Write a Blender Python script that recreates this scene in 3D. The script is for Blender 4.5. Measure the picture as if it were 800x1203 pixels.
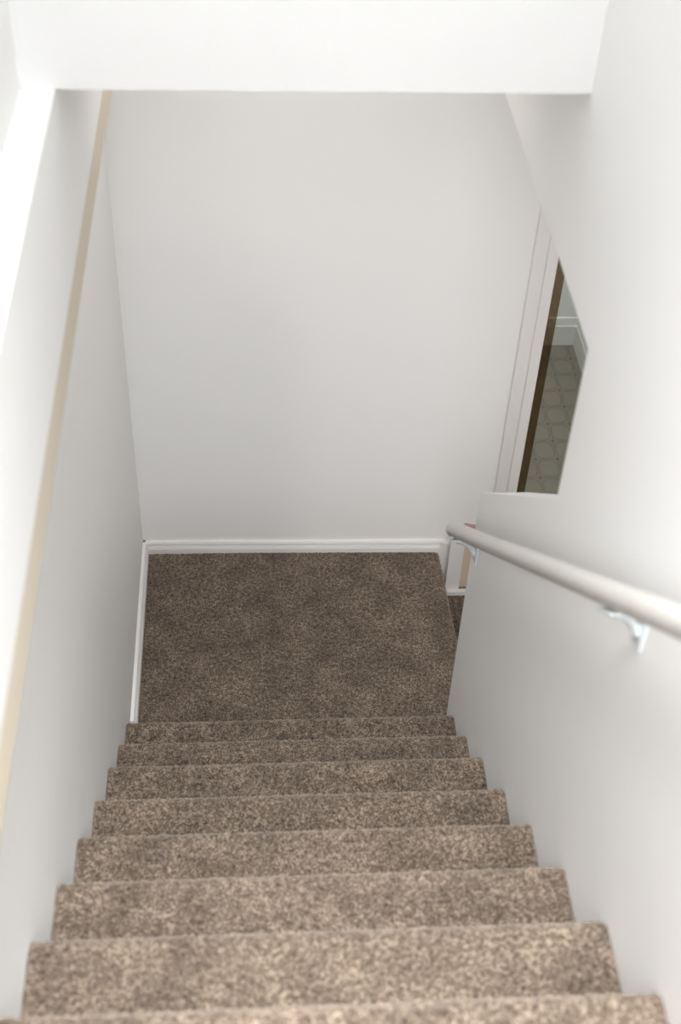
import bpy, bmesh, math, random
import numpy as np
from mathutils import Vector, Matrix
random.seed(7); rng = np.random.default_rng(7)
for o in list(bpy.data.objects): bpy.data.objects.remove(o, do_unlink=True)
C = bpy.context.scene.collection
S = bpy.context.scene

# ------------------------------------------------------------------ camera
F_PX = 1522.5
cd = bpy.data.cameras.new('camera'); cam = bpy.data.objects.new('camera', cd); C.objects.link(cam)
cd.sensor_fit = 'VERTICAL'; cd.sensor_height = 36; cd.sensor_width = 24
cd.lens = F_PX * 36 / 1203
r = Vector((0.99755571, -0.05884612, 0.03767931)); u = Vector((0.01370692, 0.69355281, 0.72027538)); f = Vector((0.068518, 0.71799835, -0.69266417))
eye = Vector((0.35657751, -3.03037063, 3.08515628))
cam.matrix_world = Matrix(((r.x, u.x, -f.x, eye.x), (r.y, u.y, -f.y, eye.y), (r.z, u.z, -f.z, eye.z), (0, 0, 0, 1)))
cd.clip_start = 0.02
cd.dof.use_dof = True; cd.dof.focus_distance = 3.95; cd.dof.aperture_fstop = 3.0
S.camera = cam

# ------------------------------------------------------------------ world, lights, exposure
w = bpy.data.worlds.new('world'); S.world = w; w.use_nodes = True
w.node_tree.nodes['Background'].inputs[0].default_value = (0.86, 0.93, 1.0, 1)
w.node_tree.nodes['Background'].inputs[1].default_value = 1.0

def area(name, loc, rot, sx, sy, power, color=(1, 1, 1), spread=180):
    l = bpy.data.lights.new(name, 'AREA'); l.shape = 'RECTANGLE'; l.size = sx; l.size_y = sy
    l.energy = power; l.color = color; l.spread = math.radians(spread)
    o = bpy.data.objects.new(name, l); C.objects.link(o); o.location = loc; o.rotation_euler = rot
    return o
# added fill from behind the photographer, set at the made-up high window
area('rear_fill', (0.3, -6.02, 4.15), (math.radians(60), 0, 0), 2.0, 0.5, 58, (0.95, 0.975, 1.0))
# broad overhead fill standing in for flash bounced off the upper hall ceiling
area('flash_bounce', (0.6, -4.6, 4.42), (0, 0, 0), 2.2, 1.6, 112, (0.975, 0.985, 1.0))
# slim strip lamp above the flight, then an added narrow fill for the steps
area('strip_light', (0.52, -3.05, 4.44), (0, 0, 0), 0.22, 1.0, 14, (0.975, 0.985, 1.0))
area('step_fill', (0.52, -2.8, 4.43), (math.radians(8), 0, 0), 0.40, 0.6, 15, (0.98, 0.99, 1.0), 45)
# added fill over the landing, lower hall and back room, plus the wall lamp
area('landing_fill', (0.46, -0.35, 2.165), (0, 0, 0), 0.25, 0.25, 1.8, (1.0, 0.95, 0.89))
area('lower_hall_fill', (1.7, -1.45, 1.74), (0, 0, 0), 0.3, 0.3, 5.0, (1.0, 0.96, 0.95))
area('lower_hall_wall_light', (1.84, -1.80, 0.9), (math.radians(90), 0, 0), 0.22, 0.3, 3.2, (1.0, 0.96, 0.95))
area('back_room_fill', (1.4, 0.40, 2.36), (math.radians(28), 0, 0), 0.3, 0.3, 31, (0.97, 0.99, 1.0))

S.view_settings.view_transform = 'Standard'; S.view_settings.look = 'None'
S.view_settings.gamma = 1; S.view_settings.use_curve_mapping = False
S.view_settings.exposure = 0.29

# ------------------------------------------------------------------ materials
def mat(name, col, rough=0.6, spec=0.5, metal=0.0):
    m = bpy.data.materials.new(name); m.use_nodes = True
    b = m.node_tree.nodes['Principled BSDF']
    b.inputs['Base Color'].default_value = (*col, 1); b.inputs['Roughness'].default_value = rough
    b.inputs['Metallic'].default_value = metal
    b.inputs['Specular IOR Level'].default_value = spec
    return m
def N(m, t, **kw):
    n = m.node_tree.nodes.new(t)
    for k, v in kw.items():
        if k in n.inputs: n.inputs[k].default_value = v
        else: setattr(n, k, v)
    return n
def lk(m, a, b): m.node_tree.links.new(a, b)

def paint(name, col, scale=160, strength=0.06, dist=0.001, rough=0.62):
    m = mat(name, col, rough, 0.35)
    tc = N(m, 'ShaderNodeTexCoord'); n = N(m, 'ShaderNodeTexNoise', Scale=scale, Detail=3.0)
    n2 = N(m, 'ShaderNodeTexNoise', Scale=2.2, Detail=2.0)
    bp = N(m, 'ShaderNodeBump', Strength=strength, Distance=dist)
    b2 = N(m, 'ShaderNodeBump', Strength=0.25, Distance=0.004)
    lk(m, tc.outputs['Object'], n.inputs['Vector']); lk(m, tc.outputs['Object'], n2.inputs['Vector'])
    lk(m, n.outputs[0], bp.inputs['Height']); lk(m, n2.outputs[0], b2.inputs['Height']); lk(m, b2.outputs[0], bp.inputs['Normal'])
    lk(m, bp.outputs[0], m.node_tree.nodes['Principled BSDF'].inputs['Normal'])
    return m
WALL = paint('wall_paint', (0.895, 0.892, 0.884))
WALLK = paint('textured_wall_darkened', (0.68, 0.68, 0.675), 70, 0.35, 0.002)  # same paint as the walls, darkened to offset the strong light on the header
TRIM = mat('trim_gloss_white', (0.86, 0.84, 0.82), 0.32, 0.5)
CEIL = paint('ceiling_paint', (0.85, 0.85, 0.84), 90, 0.3, 0.002)
BEIGE = paint('beige_band', (0.68, 0.61, 0.49), 40, 0.05, 0.001)
RAIL = paint('rail_cream_gloss', (0.57, 0.553, 0.52), 20, 0.05, 0.001, 0.3)
METAL = mat('white_coated_metal', (0.66, 0.70, 0.71), 0.42, 0.4)
SCREW = mat('screw_steel', (0.55, 0.57, 0.6), 0.35, 0.5, 1.0)
TAN = paint('tan_timber', (0.70, 0.58, 0.45), 40, 0.1, 0.001)
RED = mat('reddish_timber', (0.42, 0.29, 0.23), 0.6)
BRONZE = mat('dark_bronze_frame', (0.17, 0.125, 0.085), 0.5)
GREYW = paint('dim_room_paint', (0.86, 0.86, 0.845))
GREYT = mat('dim_room_trim', (0.80, 0.80, 0.78), 0.7)

def carpet_mat():
    m = mat('carpet_cut_pile', (0.2, 0.15, 0.12), 1.0, 0.0)
    b = m.node_tree.nodes['Principled BSDF']
    b.inputs['Sheen Weight'].default_value = 0.35; b.inputs['Sheen Roughness'].default_value = 0.6
    b.inputs['Sheen Tint'].default_value = (1.0, 0.86, 0.74, 1)
    tc = N(m, 'ShaderNodeTexCoord')
    n1 = N(m, 'ShaderNodeTexNoise', Scale=285.0, Detail=2.0, Roughness=0.7)   # tufts
    n2 = N(m, 'ShaderNodeTexNoise', Scale=95.0, Detail=2.0, Roughness=0.6)
    n3 = N(m, 'ShaderNodeTexNoise', Scale=11.0, Detail=3.0, Roughness=0.6)     # footprints and swipes in the pile
    for n in (n1, n2, n3): lk(m, tc.outputs['Object'], n.inputs['Vector'])
    r1 = N(m, 'ShaderNodeValToRGB'); e = r1.color_ramp.elements
    e[0].position = 0.375; e[0].color = (0.018, 0.012, 0.009, 1)
    e[1].position = 0.625; e[1].color = (0.31, 0.248, 0.192, 1)
    k = r1.color_ramp.elements.new(0.5); k.color = (0.108, 0.081, 0.060, 1)
    mx = N(m, 'ShaderNodeMix', data_type='FLOAT'); mx.inputs[0].default_value = 0.30
    lk(m, n1.outputs[0], mx.inputs[2]); lk(m, n2.outputs[0], mx.inputs[3]); lk(m, mx.outputs[0], r1.inputs[0])
    r3 = N(m, 'ShaderNodeMapRange'); r3.inputs[1].default_value = 0.3; r3.inputs[2].default_value = 0.7
    r3.inputs[3].default_value = 0.66; r3.inputs[4].default_value = 1.28
    lk(m, n3.outputs[0], r3.inputs[0])
    vm = N(m, 'ShaderNodeVectorMath', operation='SCALE')
    lk(m, r1.outputs[0], vm.inputs[0]); lk(m, r3.outputs[0], vm.inputs['Scale'])
    lk(m, vm.outputs[0], b.inputs['Base Color'])
    return m
CARPET = carpet_mat()

def vinyl_mat():
    m = mat('vinyl_octagon_pattern', (0.3, 0.27, 0.22), 0.35, 0.4)
    b = m.node_tree.nodes['Principled BSDF']
    tc = N(m, 'ShaderNodeTexCoord'); sp = N(m, 'ShaderNodeSeparateXYZ'); lk(m, tc.outputs['Object'], sp.inputs[0])
    def M(op, a, bb=None, c=None):
        n = N(m, 'ShaderNodeMath', operation=op)
        for i, v in enumerate((a, bb, c)):
            if v is None: continue
            if isinstance(v, (int, float)): n.inputs[i].default_value = v
            else: lk(m, v, n.inputs[i])
        return n.outputs[0]
    def cell(o, period, off=0.0): return M('ABSOLUTE', M('SUBTRACT', M('FRACT', M('ADD', M('DIVIDE', o, period), off)), 0.5))
    cx = cell(sp.outputs[0], 0.085); cy = cell(sp.outputs[1], 0.105)          # 0 in the middle, 0.5 at the joint
    p4 = M('POWER', M('ADD', M('POWER', cx, 3.0), M('POWER', cy, 3.0)), 1/3)  # rounded-square cell
    ring = M('LESS_THAN', M('ABSOLUTE', M('SUBTRACT', p4, 0.44)), 0.018)
    joint = M('GREATER_THAN', M('MAXIMUM', cx, cy), 0.482)
    dot = M('GREATER_THAN', M('ADD', cx, cy), 0.90)
    line = M('MINIMUM', M('ADD', M('ADD', M('MULTIPLY', ring, 0.75), M('MULTIPLY', joint, 0.6)), M('MULTIPLY', dot, 0.7)), 1.0)
    nz = N(m, 'ShaderNodeTexNoise', Scale=60.0, Detail=3.0); lk(m, tc.outputs['Object'], nz.inputs['Vector'])
    n5 = N(m, 'ShaderNodeTexNoise', Scale=7.0, Detail=2.0); lk(m, tc.outputs['Object'], n5.inputs['Vector'])
    mixb = N(m, 'ShaderNodeMix', data_type='RGBA'); mixb.inputs[6].default_value = (0.25, 0.215, 0.17, 1); mixb.inputs[7].default_value = (0.205, 0.195, 0.16, 1)
    lk(m, n5.outputs[0], mixb.inputs[0])
    mx = N(m, 'ShaderNodeMix', data_type='RGBA'); mx.inputs[7].default_value = (0.055, 0.05, 0.042, 1)
    lk(m, mixb.outputs[2], mx.inputs[6]); lk(m, M('MULTIPLY', line, M('ADD', nz.outputs[0], 0.25)), mx.inputs[0])
    lk(m, mx.outputs[2], b.inputs['Base Color'])
    return m
VINYL = vinyl_mat()

def tint(name, col, gloss):
    m = bpy.data.materials.new(name); m.use_nodes = True; nt = m.node_tree; nt.nodes.clear()
    out = nt.nodes.new('ShaderNodeOutputMaterial'); tr = nt.nodes.new('ShaderNodeBsdfTransparent'); tr.inputs[0].default_value = (*col, 1)
    gl = nt.nodes.new('ShaderNodeBsdfGlossy'); gl.inputs['Roughness'].default_value = 0.02; gl.inputs[0].default_value = (0.9, 0.9, 0.9, 1)
    mx = nt.nodes.new('ShaderNodeMixShader'); mx.inputs[0].default_value = gloss
    nt.links.new(tr.outputs[0], mx.inputs[1]); nt.links.new(gl.outputs[0], mx.inputs[2]); nt.links.new(mx.outputs[0], out.inputs[0])
    return m
GLASS = tint('grey_tinted_glass', (0.74, 0.745, 0.73), 0.03)
BAND = tint('brown_edge_film', (0.58, 0.49, 0.385), 0.02)

# ------------------------------------------------------------------ helpers
def link(name, me, m, parent=None, smooth=False, kind=None):
    o = bpy.data.objects.new(name, me); C.objects.link(o)
    if m is not None: me.materials.append(m)
    if smooth:
        for p in me.polygons: p.use_smooth = True
    if parent is not None: o.parent = parent
    if kind: o['kind'] = kind
    return o
def from_bm(name, bm, m, parent=None, smooth=False, kind=None, bev=0.0, seg=2):
    if bev > 0:
        es = [e for e in bm.edges if len(e.link_faces) == 2 and e.calc_face_angle(0) > 0.5]
        bmesh.ops.bevel(bm, geom=es, offset=bev, segments=seg, affect='EDGES', profile=0.5)
    bmesh.ops.recalc_face_normals(bm, faces=bm.faces)
    me = bpy.data.meshes.new(name); bm.to_mesh(me); bm.free()
    return link(name, me, m, parent, smooth, kind)
def bbox(bm, a, b):
    vs = [bm.verts.new((x, y, z)) for x in (a[0], b[0]) for y in (a[1], b[1]) for z in (a[2], b[2])]
    for q in ((0,1,3,2), (4,6,7,5), (0,4,5,1), (2,3,7,6), (0,2,6,4), (1,5,7,3)): bm.faces.new([vs[i] for i in q])
def box(name, a, b, m, parent=None, kind=None, bev=0.0):
    bm = bmesh.new(); bbox(bm, a, b); return from_bm(name, bm, m, parent, False, kind, bev)
def prism(bm, pts, axis, a, b):
    """closed outline of 2-D points swept along an axis from a to b"""
    def P(p, t): return {'x': (t, p[0], p[1]), 'y': (p[0], t, p[1]), 'z': (p[0], p[1], t)}[axis]
    v0 = [bm.verts.new(P(p, a)) for p in pts]; v1 = [bm.verts.new(P(p, b)) for p in pts]
    bm.faces.new(v0); bm.faces.new(v1[::-1])
    for i in range(len(pts)):
        j = (i + 1) % len(pts); bm.faces.new((v0[i], v0[j], v1[j], v1[i]))
def tube(bm, pts, rad, seg=24, cap=True):
    pts = [Vector(p) for p in pts]; rings = []
    for i, p in enumerate(pts):
        d = (pts[min(i + 1, len(pts) - 1)] - pts[max(i - 1, 0)]).normalized()
        up = Vector((1, 0, 0)) if abs(d.x) < 0.9 else Vector((0, 0, 1))
        a = d.cross(up).normalized(); b = d.cross(a)
        rr = rad[i] if isinstance(rad, (list, tuple)) else rad
        rings.append([bm.verts.new(p + rr * (math.cos(t) * a + math.sin(t) * b)) for t in [2 * math.pi * k / seg for k in range(seg)]])
    for A, B in zip(rings, rings[1:]):
        for k in range(seg): bm.faces.new((A[k], A[(k+1) % seg], B[(k+1) % seg], B[k]))
    if cap: bm.faces.new(rings[0][::-1]); bm.faces.new(rings[-1])
def empty(name, loc, label=None, cat=None, group=None):
    o = bpy.data.objects.new(name, None); C.objects.link(o); o.location = loc; o.empty_display_size = 0.1
    if label: o['label'] = label; o['category'] = cat
    if group: o['group'] = group
    return o
def adopt(o, root):
    o.parent = root; o.matrix_parent_inverse = Matrix.Translation(root.location).inverted(); return o

# ------------------------------------------------------------------ setting: walls
W = 0.92                       # clear width of the stair
TH = 0.115                     # wall thickness
TOP = 4.5                      # ceiling of the upper hall
HZ = 1.808                     # underside of the upper floor framing
UF = 2.126                     # upper floor level
LW = -0.18                     # lower landing level
WS = -0.0167                   # the far wall is a touch out of square

# left wall, full height
box('wall_left', (-TH, -3.4, -0.4), (0, 0.0, TOP), WALL, kind='structure')
# plastered edge of the floor framing stands proud of the left wall
bm = bmesh.new(); prism(bm, [(-0.0, HZ), (0.0545, HZ), (0.0545, UF), (0.0, UF)], 'y', -3.3, -0.001)
from_bm('trim_1', bm, WALL, kind='structure', bev=0.003)
# beige band below it
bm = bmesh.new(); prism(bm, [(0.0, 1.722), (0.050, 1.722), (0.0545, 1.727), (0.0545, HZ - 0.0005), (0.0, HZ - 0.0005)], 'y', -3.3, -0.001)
from_bm('band_left', bm, BEIGE, kind='structure')
# right wall: solid beside the flight, a sloped half wall with an opening above at its lower end
bm = bmesh.new()
prism(bm, [(-3.4, -0.4), (-0.727, -0.4), (-0.727, 0.922), (-1.316, 1.456), (-1.316, 1.802), (-0.02, 1.802), (-0.02, TOP), (-3.4, TOP)], 'x', W, W + TH)
from_bm('wall_right', bm, WALL, kind='structure', bev=0.004)
# far wall, with the doorway to the vinyl floored room
bm = bmesh.new()
DX0, DX1, DZ = 1.205, 1.985, 1.86
prism(bm, [(-TH, -0.4), (DX0, -0.4), (DX0, DZ), (DX1, DZ), (DX1, -0.4), (2.6, -0.4), (2.6, 2.6), (-TH, 2.6)], 'y', 0.0, 0.10)
for v in bm.verts: v.co.y += WS * v.co.x
from_bm('wall_far', bm, WALL, kind='structure')
# upper hall wall that closes the stairwell opening
box('wall_upper_far', (-TH, -1.06, UF), (W, -0.94, TOP), WALLK, kind='structure', bev=0.003)
box('ceiling_lower', (-TH, -0.94, 2.2), (W, 0.0, 2.26), CEIL, kind='structure')
box('ceiling', (-1.9, -6.1, TOP), (3.1, 0.1, TOP + 0.1), CEIL, kind='structure')
# upper hall behind the photographer
box('wall_upper_left', (-1.9, -6.1, UF - 0.1), (-1.8, -3.4, TOP), WALL, kind='structure')
box('wall_upper_left_return', (-1.8, -3.4, UF - 0.1), (-TH, -3.3, TOP), WALL, kind='structure')
box('wall_upper_right', (3.0, -6.1, UF - 0.1), (3.1, -3.4, TOP), WALL, kind='structure')
box('wall_upper_right_return', (W + TH, -3.4, UF - 0.1), (3.0, -3.3, TOP), WALL, kind='structure')
bm = bmesh.new()
bbox(bm, (-1.9, -6.2, UF - 0.1), (-0.7, -6.1, TOP)); bbox(bm, (1.8, -6.2, UF - 0.1), (3.1, -6.1, TOP))
bbox(bm, (-0.7, -6.2, UF - 0.1), (1.8, -6.1, 3.7)); bbox(bm, (-0.7, -6.2, 4.4), (1.8, -6.1, TOP))
from_bm('wall_upper_back', bm, WALL, kind='structure')
bm = bmesh.new()
for a, b in (((-0.7, -6.17, 3.7), (1.8, -6.12, 3.76)), ((-0.7, -6.17, 4.34), (1.8, -6.12, 4.4)), ((-0.7, -6.17, 3.76), (-0.64, -6.12, 4.34)), ((1.74, -6.17, 3.76), (1.8, -6.12, 4.34)), ((0.52, -6.17, 3.76), (0.58, -6.12, 4.34))): bbox(bm, a, b)
from_bm('added_window', bm, TRIM, kind='structure')  # window frame added to go with the rear fill light
box('floor_upper', (-1.9, -6.1, UF - 0.1), (3.1, -3.28, UF), CARPET, kind='structure')
# lower hall to the right
bm = bmesh.new(); bbox(bm, (2.5, -1.9, -0.4), (2.6, 0.0 + WS * 2.5, 2.0)); from_bm('wall_lower_right', bm, WALL, kind='structure')
box('wall_lower_back', (W + TH, -2.0, -0.4), (2.6, -1.9, 2.0), WALL, kind='structure')
box('ceiling_lower_hall', (W + TH, -1.9, HZ), (2.5, -0.045, HZ + 0.1), CEIL, kind='structure')
# room beyond the doorway
RX, RY = 1.742, 1.37
RF = LW
box('floor_back_room', (0.9, 0.06, RF - 0.1), (RX + 0.9, RY + 0.1, RF), VINYL, kind='structure')
box('wall_back_room_far', (0.9, RY, RF), (RX + 0.9, RY + 0.1, 2.4), GREYW, kind='structure')
box('wall_back_room_right', (RX, 0.101, RF), (RX + 0.1, RY, 2.4), GREYW, kind='structure')
box('wall_back_room_left', (0.9, 0.101, RF), (1.0, RY, 2.4), GREYW, kind='structure')
box('ceiling_back_room', (0.9, 0.101, 2.4), (RX + 0.9, RY + 0.1, 2.5), CEIL, kind='structure')

# ------------------------------------------------------------------ baseboards and trims
def board(name, path, h, t, z0, m, side=1, prof=None):
    """moulded board along a straight floor line, thickness to the left of the travel direction"""
    (x0, y0), (x1, y1) = path
    d = Vector((x1 - x0, y1 - y0, 0)); L = d.length; d.normalize(); n = Vector((-d.y, d.x, 0)) * side
    prof = prof or [(0, 0), (1, 0), (1, 0.46), (0.78, 0.52), (0.78, 0.66), (0.60, 0.70), (0.60, 0.92), (0.45, 1.0), (0, 1.0)]
    bm = bmesh.new(); ends = []
    for s in (0, L):
        ends.append([bm.verts.new(Vector((x0, y0, z0)) + d * s + n * (a * t) + Vector((0, 0, b * h))) for a, b in prof])
    bm.faces.new(ends[0]); bm.faces.new(ends[1][::-1])
    for i in range(len(prof)):
        j = (i + 1) % len(prof); bm.faces.new((ends[0][i], ends[0][j], ends[1][j], ends[1][i]))
    return from_bm(name, bm, m, kind='structure')
BPROF = [(0, 0), (1, 0), (1, 0.76), (0.94, 0.79), (0.80, 0.845), (0.55, 0.85), (0.55, 0.875), (0.74, 0.885), (0.70, 0.95), (0.5, 1.0), (0, 1.0)]
RPROF = [(0, 0), (1, 0), (1, 0.70), (0.8, 0.73), (0.75, 0.735), (0.75, 0.765), (0.82, 0.77), (0.62, 0.97), (0.5, 1.0), (0, 1.0)]
board('baseboard_far', ((0.0, 0.0), (0.985, WS * 0.985)), 0.120, 0.015, -0.075, TRIM, -1, BPROF)
board('baseboard_left', ((0.0, -0.735), (0.0, -0.0005)), 0.120, 0.018, -0.075, TRIM, -1, BPROF)
board('baseboard_back_room_far', ((1.0, RY), (RX, RY)), 0.135, 0.014, RF, GREYT, -1, RPROF)
board('baseboard_back_room_right', ((RX, 0.11), (RX, RY)), 0.135, 0.014, RF, GREYT, 1, RPROF)
# white skirting pieces that step down to the lower landing
bm = bmesh.new(); prism(bm, [(0.9845, -0.25), (1.012, -0.25), (1.012, 0.036), (0.9845, 0.045)], 'y', -0.032, -0.006)
from_bm('trim_2', bm, TRIM, kind='structure', bev=0.002)
bm = bmesh.new(); prism(bm, [(1.0125, -0.20), (1.060, -0.20), (1.060, 0.075), (1.0125, 0.085)], 'y', -0.050, -0.012)
from_bm('trim_3', bm, TRIM, kind='structure', bev=0.003)
bm = bmesh.new(); prism(bm, [(1.0605, -0.20), (1.094, -0.20), (1.094, 0.055), (1.0605, 0.055)], 'y', -0.028, -0.012); 
from_bm('trim_4', bm, TAN, kind='structure')
bm = bmesh.new(); prism(bm, [(1.056, 0.1000), (1.108, 0.1000), (1.108, 0.110), (1.056, 0.121)], 'y', -0.030, -0.012); 
from_bm('trim_5', bm, RED, kind='structure')
bm = bmesh.new(); prism(bm, [(1.0945, -0.20), (1.135, -0.20), (1.135, 0.04), (1.0945, 0.04)], 'y', -0.034, -0.012); 
from_bm('trim_6', bm, TRIM, kind='structure', bev=0.002)
bm = bmesh.new(); prism(bm, [(1.0125, -0.20), (1.136, -0.20), (1.136, -0.162), (1.0125, -0.162)], 'y', -0.066, -0.0505)
from_bm('trim_7', bm, TRIM, kind='structure', bev=0.005)

# ------------------------------------------------------------------ doorway: casing, jamb, tinted glass
door = empty('door_1', (1.6, 0.0, LW)); door['kind'] = 'structure'
def cased(x0, x1, z0, z1, yb):
    bm = bmesh.new()
    pr = [(0, 0), (0, 0.004), (0.05, 0.007), (0.30, 0.010), (0.50, 0.011), (0.53, 0.010), (0.57, 0.017), (0.94, 0.019), (1.0, 0.016), (1.0, 0)]
    prism(bm, [(x0 + (x1 - x0) * a, yb - b) for a, b in pr], 'z', z0, z1)
    return bm
adopt(from_bm('casing', cased(1.136, 1.205, LW, DZ + 0.0, WS * 1.17), TRIM), door)
adopt(from_bm('casing', cased(2.054, 1.985, LW, DZ + 0.0, WS * 2.0), TRIM), door)
bm = bmesh.new(); prism(bm, [(-0.046, DZ), (-0.027, DZ), (-0.027, DZ + 0.07), (-0.042, DZ + 0.07)], 'x', 1.136, 2.054)
adopt(from_bm('casing', bm, TRIM), door)
adopt(box('jamb', (1.2052, 0.018, LW), (1.213, 0.075, DZ - 0.008), BRONZE), door)
adopt(box('jamb', (1.977, 0.018, LW), (1.9848, 0.075, DZ - 0.008), BRONZE), door)
adopt(box('jamb', (1.2052, 0.018, DZ - 0.008), (1.9848, 0.075, DZ), BRONZE), door)
pane = adopt(box('pane', (1.2135, 0.058, LW + 0.002), (1.9765, 0.062, DZ - 0.009), GLASS), door)
adopt(box('edge_strip', (1.2135, 0.050, LW + 0.002), (1.2560, 0.0575, DZ - 0.009), BAND), door)
adopt(box('threshold', (1.2055, -0.02, LW - 0.02), (1.9845, 0.099, LW + 0.0015), BRONZE), door)

# ------------------------------------------------------------------ carpet surfaces
STEP = 0.0042
def resample(pts, step):
    pts = np.array(pts, float); seg = np.hypot(*np.diff(pts, axis=0).T); s = np.concatenate([[0], np.cumsum(seg)])
    n = max(2, int(s[-1] / step)); t = np.linspace(0, s[-1], n)
    return np.stack([np.interp(t, s, pts[:, 0]), np.interp(t, s, pts[:, 1])], 1)
def pile(nx, nu, amp):
    """lumpy random tuft heights, fine + slightly coarser"""
    a = rng.random((nu, nx)); b = rng.random((nu // 2 + 2, nx // 2 + 2)); b = np.kron(b, np.ones((2, 2)))[:nu, :nx]
    g = rng.random((nu // 8 + 2, nx // 8 + 2)); g = np.kron(g, np.ones((8, 8)))[:nu, :nx]
    return amp * (0.62 * a + 0.38 * b - 0.45)
def carpet_slab(name, prof, back, x0, x1, parent=None, kind=None, amp=0.0046, m=CARPET):
    """prof: visible outline (y,z) from the back of the tread over the nosing down the riser; back: closing points"""
    p = resample(prof, STEP); nu = len(p); xs = np.linspace(x0, x1, int((x1 - x0) / STEP)); nx = len(xs)
    tan = np.gradient(p, axis=0); tan /= np.linalg.norm(tan, axis=1)[:, None]; nrm = np.stack([-tan[:, 1], tan[:, 0]], 1)
    h = pile(nx, nu, amp)
    jx = (rng.random((nu, nx)) - 0.5) * 0.0022; jx[:, 0] = 0; jx[:, -1] = 0
    edge = np.minimum(xs - x0, x1 - xs); rd = np.clip(1 - edge / 0.006, 0, 1) ** 2 * 0.003        # carpet rolls over at both sides
    X = xs[None, :] + jx
    Y = p[:, 0][:, None] + nrm[:, 0][:, None] * (h - rd[None, :])
    Z = p[:, 1][:, None] + nrm[:, 1][:, None] * (h - rd[None, :])
    V = np.stack([X, Y, Z], -1).reshape(-1, 3).tolist()
    idx = np.arange(nu * nx).reshape(nu, nx)
    Fq = np.stack([idx[:-1, :-1], idx[:-1, 1:], idx[1:, 1:], idx[1:, :-1]], -1).reshape(-1, 4).tolist()
    nb = len(V); k = len(back)
    V += [(x0, y, z) for y, z in back] + [(x1, y, z) for y, z in back]
    left = idx[:, 0].tolist() + [nb + i for i in range(k)]; right = idx[:, -1].tolist() + [nb + k + i for i in range(k)]
    Fq.append(left); Fq.append(right[::-1])
    Fq.append(idx[-1, :].tolist() + [nb + k, nb])
    for i in range(k - 1): Fq.append([nb + i, nb + k + i, nb + k + i + 1, nb + i + 1])
    Fq.append([nb + k - 1, nb + 2 * k - 1] + idx[0, ::-1].tolist())
    me = bpy.data.meshes.new(name); me.from_pydata(V, [], Fq); me.update()
    return link(name, me, m, parent, True, kind)

# nosing positions measured down the flight (bottom to top): the lowest risers are a little uneven
NOS = [(-0.811, .140), (-0.980, .275), (-1.164, .435), (-1.375, .610), (-1.586, .797), (-1.797, .984), (-2.010, 1.176), (-2.219, 1.360),
       (-2.430, 1.551), (-2.641, 1.742), (-2.852, 1.933), (-3.063, 2.126)]
stairs = empty('staircase', (0.46, -0.82, 0.0), 'flight of stairs in speckled brown carpet between white walls, down to the landing', 'staircase')
def step_profile(y, z, yb, zb, rr=0.020):
    y += 0.005; z += 0.002
    pts = [(yb, z)] + [(y - rr + rr * math.sin(t), z - rr + rr * math.cos(t)) for t in np.linspace(0, math.pi * 0.62, 9)]
    pts += [(y - 0.012, z - 2.0 * rr), (y - 0.022, z - 2.8 * rr), (y - 0.024, zb)]
    return pts
for i, (y, z) in enumerate(NOS):
    yb = (NOS[i + 1][0] - 0.035) if i + 1 < len(NOS) else -3.275
    zb = (NOS[i - 1][1] if i else 0.0) - 0.008
    s = carpet_slab('step', step_profile(y, z, yb, zb), [(y - 0.06, zb), (yb, z - 0.06)], 0.0004, W - 0.0004)
    adopt(s, stairs)

# landing: carpet runs over its right edge and down to the lower landing
def landing():
    x0, y0 = 0.0185, -0.81
    rr = 0.018
    # profile in x (over the right edge), swept along y with a slanting edge: 0.978 at the far wall, 1.006 by the half wall
    pr = [(x0, 0.0)] + [(0.980 - rr + rr * math.sin(t), -rr + rr * math.cos(t)) for t in np.linspace(0, math.pi / 2, 7)] + [(0.980, -0.19)]
    p = resample(pr, STEP); ys = np.arange(y0, -0.0172, STEP); nu, nx = len(p), len(ys)
    h = pile(nx, nu, 0.0034)
    tan = np.gradient(p, axis=0); tan /= np.linalg.norm(tan, axis=1)[:, None]; nrm = np.stack([-tan[:, 1], tan[:, 0]], 1)
    sk = (0.978 + (0.003 - ys) * 0.037) / 0.978
    wgt = np.clip((p[:, 0] - x0) / (0.98 - x0), 0, 1)
    X = p[:, 0][:, None] + nrm[:, 0][:, None] * h + wgt[:, None] * (sk[None, :] - 1) * 0.978
    Y = ys[None, :] + (rng.random((nu, nx)) - 0.5) * 0.002 + WS * X * 0
    Z = p[:, 1][:, None] + nrm[:, 1][:, None] * h - 0.001
    V = np.stack([X, Y, Z], -1).reshape(-1, 3).tolist(); idx = np.arange(nu * nx).reshape(nu, nx)
    Fq = np.stack([idx[:-1, :-1], idx[1:, :-1], idx[1:, 1:], idx[:-1, 1:]], -1).reshape(-1, 4).tolist()
    nb = len(V); V += [(x0, ys[0], -0.19), (x0, ys[-1], -0.19)]
    Fq += [idx[:, 0].tolist() + [nb], [nb + 1] + idx[::-1, -1].tolist(), [nb, nb + 1] + idx[0, ::-1].tolist(), idx[-1, :].tolist()[::-1]][:3]
    Fq.append([nb + 1, nb] + idx[-1, :].tolist())
    me = bpy.data.meshes.new('floor'); me.from_pydata(V, [], Fq); me.update()
    return link('floor', me, CARPET, None, True, 'structure')
landing()
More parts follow.
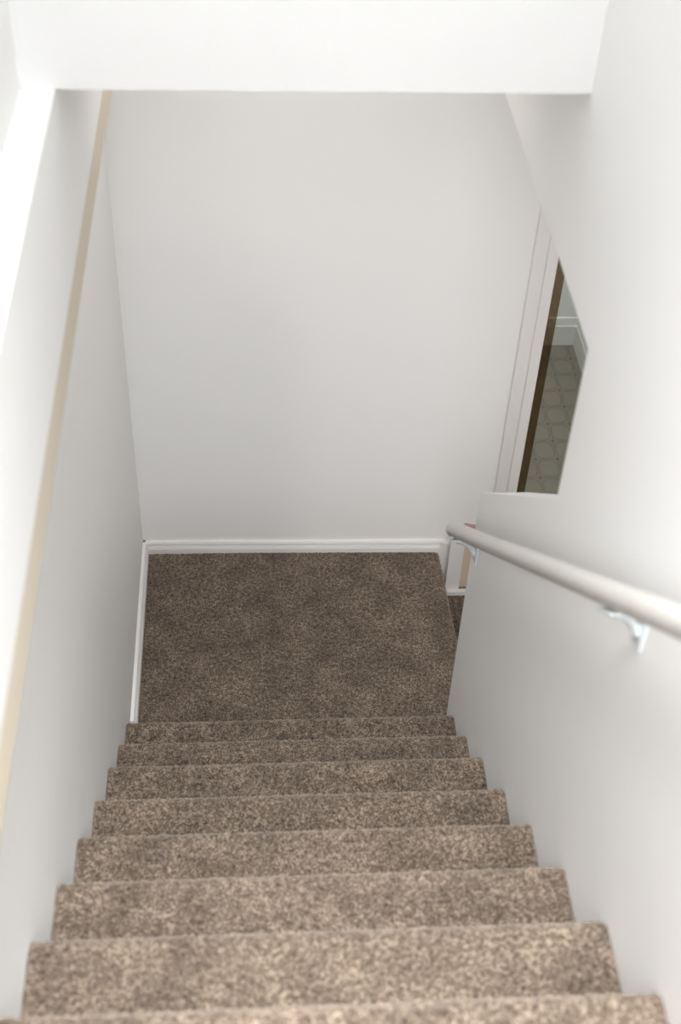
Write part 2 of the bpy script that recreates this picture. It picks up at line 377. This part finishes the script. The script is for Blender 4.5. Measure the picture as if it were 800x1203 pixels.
# lower landing (one riser down, turning right behind the half wall)
def flat_carpet(name, x0, x1, y0, y1, z):
    xs = np.arange(x0, x1, STEP); ys = np.arange(y0, y1, STEP); nx, ny = len(xs), len(ys)
    h = pile(nx, ny, 0.0034)
    X, Y = np.meshgrid(xs, ys); V = np.stack([X, Y, z + h], -1).reshape(-1, 3).tolist(); idx = np.arange(nx * ny).reshape(ny, nx)
    Fq = np.stack([idx[:-1, :-1], idx[:-1, 1:], idx[1:, 1:], idx[1:, :-1]], -1).reshape(-1, 4).tolist()
    nb = len(V); V += [(x0, y0, z - .05), (x1, y0, z - .05), (x1, y1, z - .05), (x0, y1, z - .05)]
    Fq.append([nb + 3, nb + 2, nb + 1, nb]); Fq.append([nb, nb + 1] + idx[0, ::-1].tolist()); Fq.append([nb + 2, nb + 3] + idx[-1, :].tolist())
    Fq.append([nb + 3, nb] + idx[:, 0].tolist()); Fq.append([nb + 1, nb + 2] + idx[::-1, -1].tolist())
    me = bpy.data.meshes.new(name); me.from_pydata(V, [], Fq); me.update()
    return link(name, me, CARPET, None, True, 'structure')
flat_carpet('floor_lower', 1.0355, 1.62, -0.9, -0.022, LW)
flat_carpet('floor_lower_edge', 0.975, 1.035, -0.72, -0.022, LW)
box('floor_lower_hall', (1.6245, -1.9, LW - 0.1), (2.5, -0.047, LW), CARPET, kind='structure')
box('floor_lower_hall_rear', (1.0355, -1.9, LW - 0.1), (1.6240, -0.905, LW), CARPET, kind='structure')

# ------------------------------------------------------------------ handrail
rail = empty('handrail', (0.864, -0.728, 0.799), 'round cream painted wooden handrail on white brackets along the right wall', 'handrail')
RA = Vector((0.864, -0.728, 0.799)); RB = Vector((0.864, -3.25, 0.799 + (3.25 - 0.728) * 0.869)); RR = 0.0195
bm = bmesh.new()
d = (RB - RA).normalized()
pts = [RA + d * 0.000, RA + d * 0.0015, RA + d * 0.005] + [RA.lerp(RB, t) for t in np.linspace(0.01, 1, 30)]
tube(bm, pts, [RR - 0.005, RR - 0.002, RR] + [RR] * 30, 40)
adopt(from_bm('grip', bm, RAIL, smooth=True), rail)
def bracket(y):
    """white bracket: rectangular wall plate with two screws, curved arm and a saddle under the rail"""
    c = RA + d * ((RA.y - y) / abs(d.y))
    nrm = Vector((1, 0, 0)).cross(d).normalized()
    if nrm.z > 0: nrm = -nrm
    base = c + nrm * (RR + 0.001)                    # underside of the rail
    mb = Matrix(((1, d.x, -nrm.x, base.x), (0, d.y, -nrm.y, base.y), (0, d.z, -nrm.z, base.z), (0, 0, 0, 1)))
    pz = c.z - 0.070
    # arm, an S-curve from the plate up to the saddle
    a0 = Vector((0.915, y, pz - 0.012)); a3 = base + nrm * 0.003
    a1 = a0 + Vector((-0.016, 0, 0.020)); a2 = a3 + Vector((0.026, 0, -0.010))
    P = []
    for t in np.linspace(0, 1, 16):
        t = float(t); P.append(a0 * (1-t)**3 + a1 * 3*t*(1-t)**2 + a2 * 3*t*t*(1-t) + a3 * t**3)
    bm = bmesh.new(); tube(bm, P, [0.0095 - 0.003 * math.sin(math.pi * k / 15) for k in range(16)], 20)
    br = adopt(from_bm('bracket', bm, METAL, smooth=True), rail)
    # wall plate
    bm = bmesh.new(); bbox(bm, (0.9145, y - 0.018, pz - 0.036), (0.9195, y + 0.018, pz + 0.030))
    from_bm('wall_plate', bm, METAL, br, bev=0.002)
    for dz in (-0.026, 0.021):
        bm = bmesh.new(); tube(bm, [(0.9145, y, pz + dz), (0.9125, y, pz + dz), (0.9118, y, pz + dz)], [0.0055, 0.0055, 0.0035], 16)
        from_bm('screw', bm, SCREW, br)
    # saddle
    bm = bmesh.new(); bbox(bm, (-0.016, -0.036, -0.005), (0.016, 0.036, 0.0005)); 
    bmesh.ops.transform(bm, matrix=mb, verts=bm.verts)
    from_bm('saddle', bm, METAL, br, bev=0.0015)
    for k in (-0.022, 0.022):
        bm = bmesh.new(); tube(bm, [(0, k, -0.004), (0, k, -0.0065), (0, k, -0.0075)], [0.0045, 0.0045, 0.003], 14)
        bmesh.ops.transform(bm, matrix=mb, verts=bm.verts)
        from_bm('screw', bm, SCREW, br)
for y in (-0.785, -1.825, -2.90): bracket(y)

# ------------------------------------------------------------------ strip and wall lamps, and housings added for the made-up fill lights
def fixture(name, label, a, b, group=None):
    root = empty(name, ((a[0] + b[0]) / 2, (a[1] + b[1]) / 2, b[2]), label, 'lamp', group)
    bm = bmesh.new(); bbox(bm, a, b); adopt(from_bm('housing', bm, TRIM, bev=0.006), root)
    return root
fixture('strip_lamp', 'long slim white strip lamp on the high ceiling above the stairs', (0.44, -3.60, 4.455), (0.60, -2.50, 4.4995))
fixture('bounce_housing', 'broad square white housing added on the upper hall ceiling for the bounced flash fill', (-0.52, -5.42, 4.44), (1.72, -3.78, 4.4995))
fixture('fill_housing', 'small square white housing added under the low ceiling for the landing fill', (0.32, -0.49, 2.17), (0.60, -0.21, 2.1995))
fixture('fill_housing', 'small square white housing added on the lower hall ceiling for the fill right of the landing', (1.54, -1.61, 1.745), (1.86, -1.29, 1.8075))
fixture('fill_housing', 'small square white housing added on the ceiling for the fill in the vinyl floored room', (1.24, 0.20, 2.385), (1.56, 0.52, 2.3995))
wl = empty('wall_lamp', (1.84, -1.9, 0.9), 'flat white wall lamp on the rear wall of the lower hall', 'lamp')
bm = bmesh.new(); bbox(bm, (1.71, -1.8995, 0.73), (1.97, -1.82, 1.07)); adopt(from_bm('housing', bm, TRIM, bev=0.008), wl)
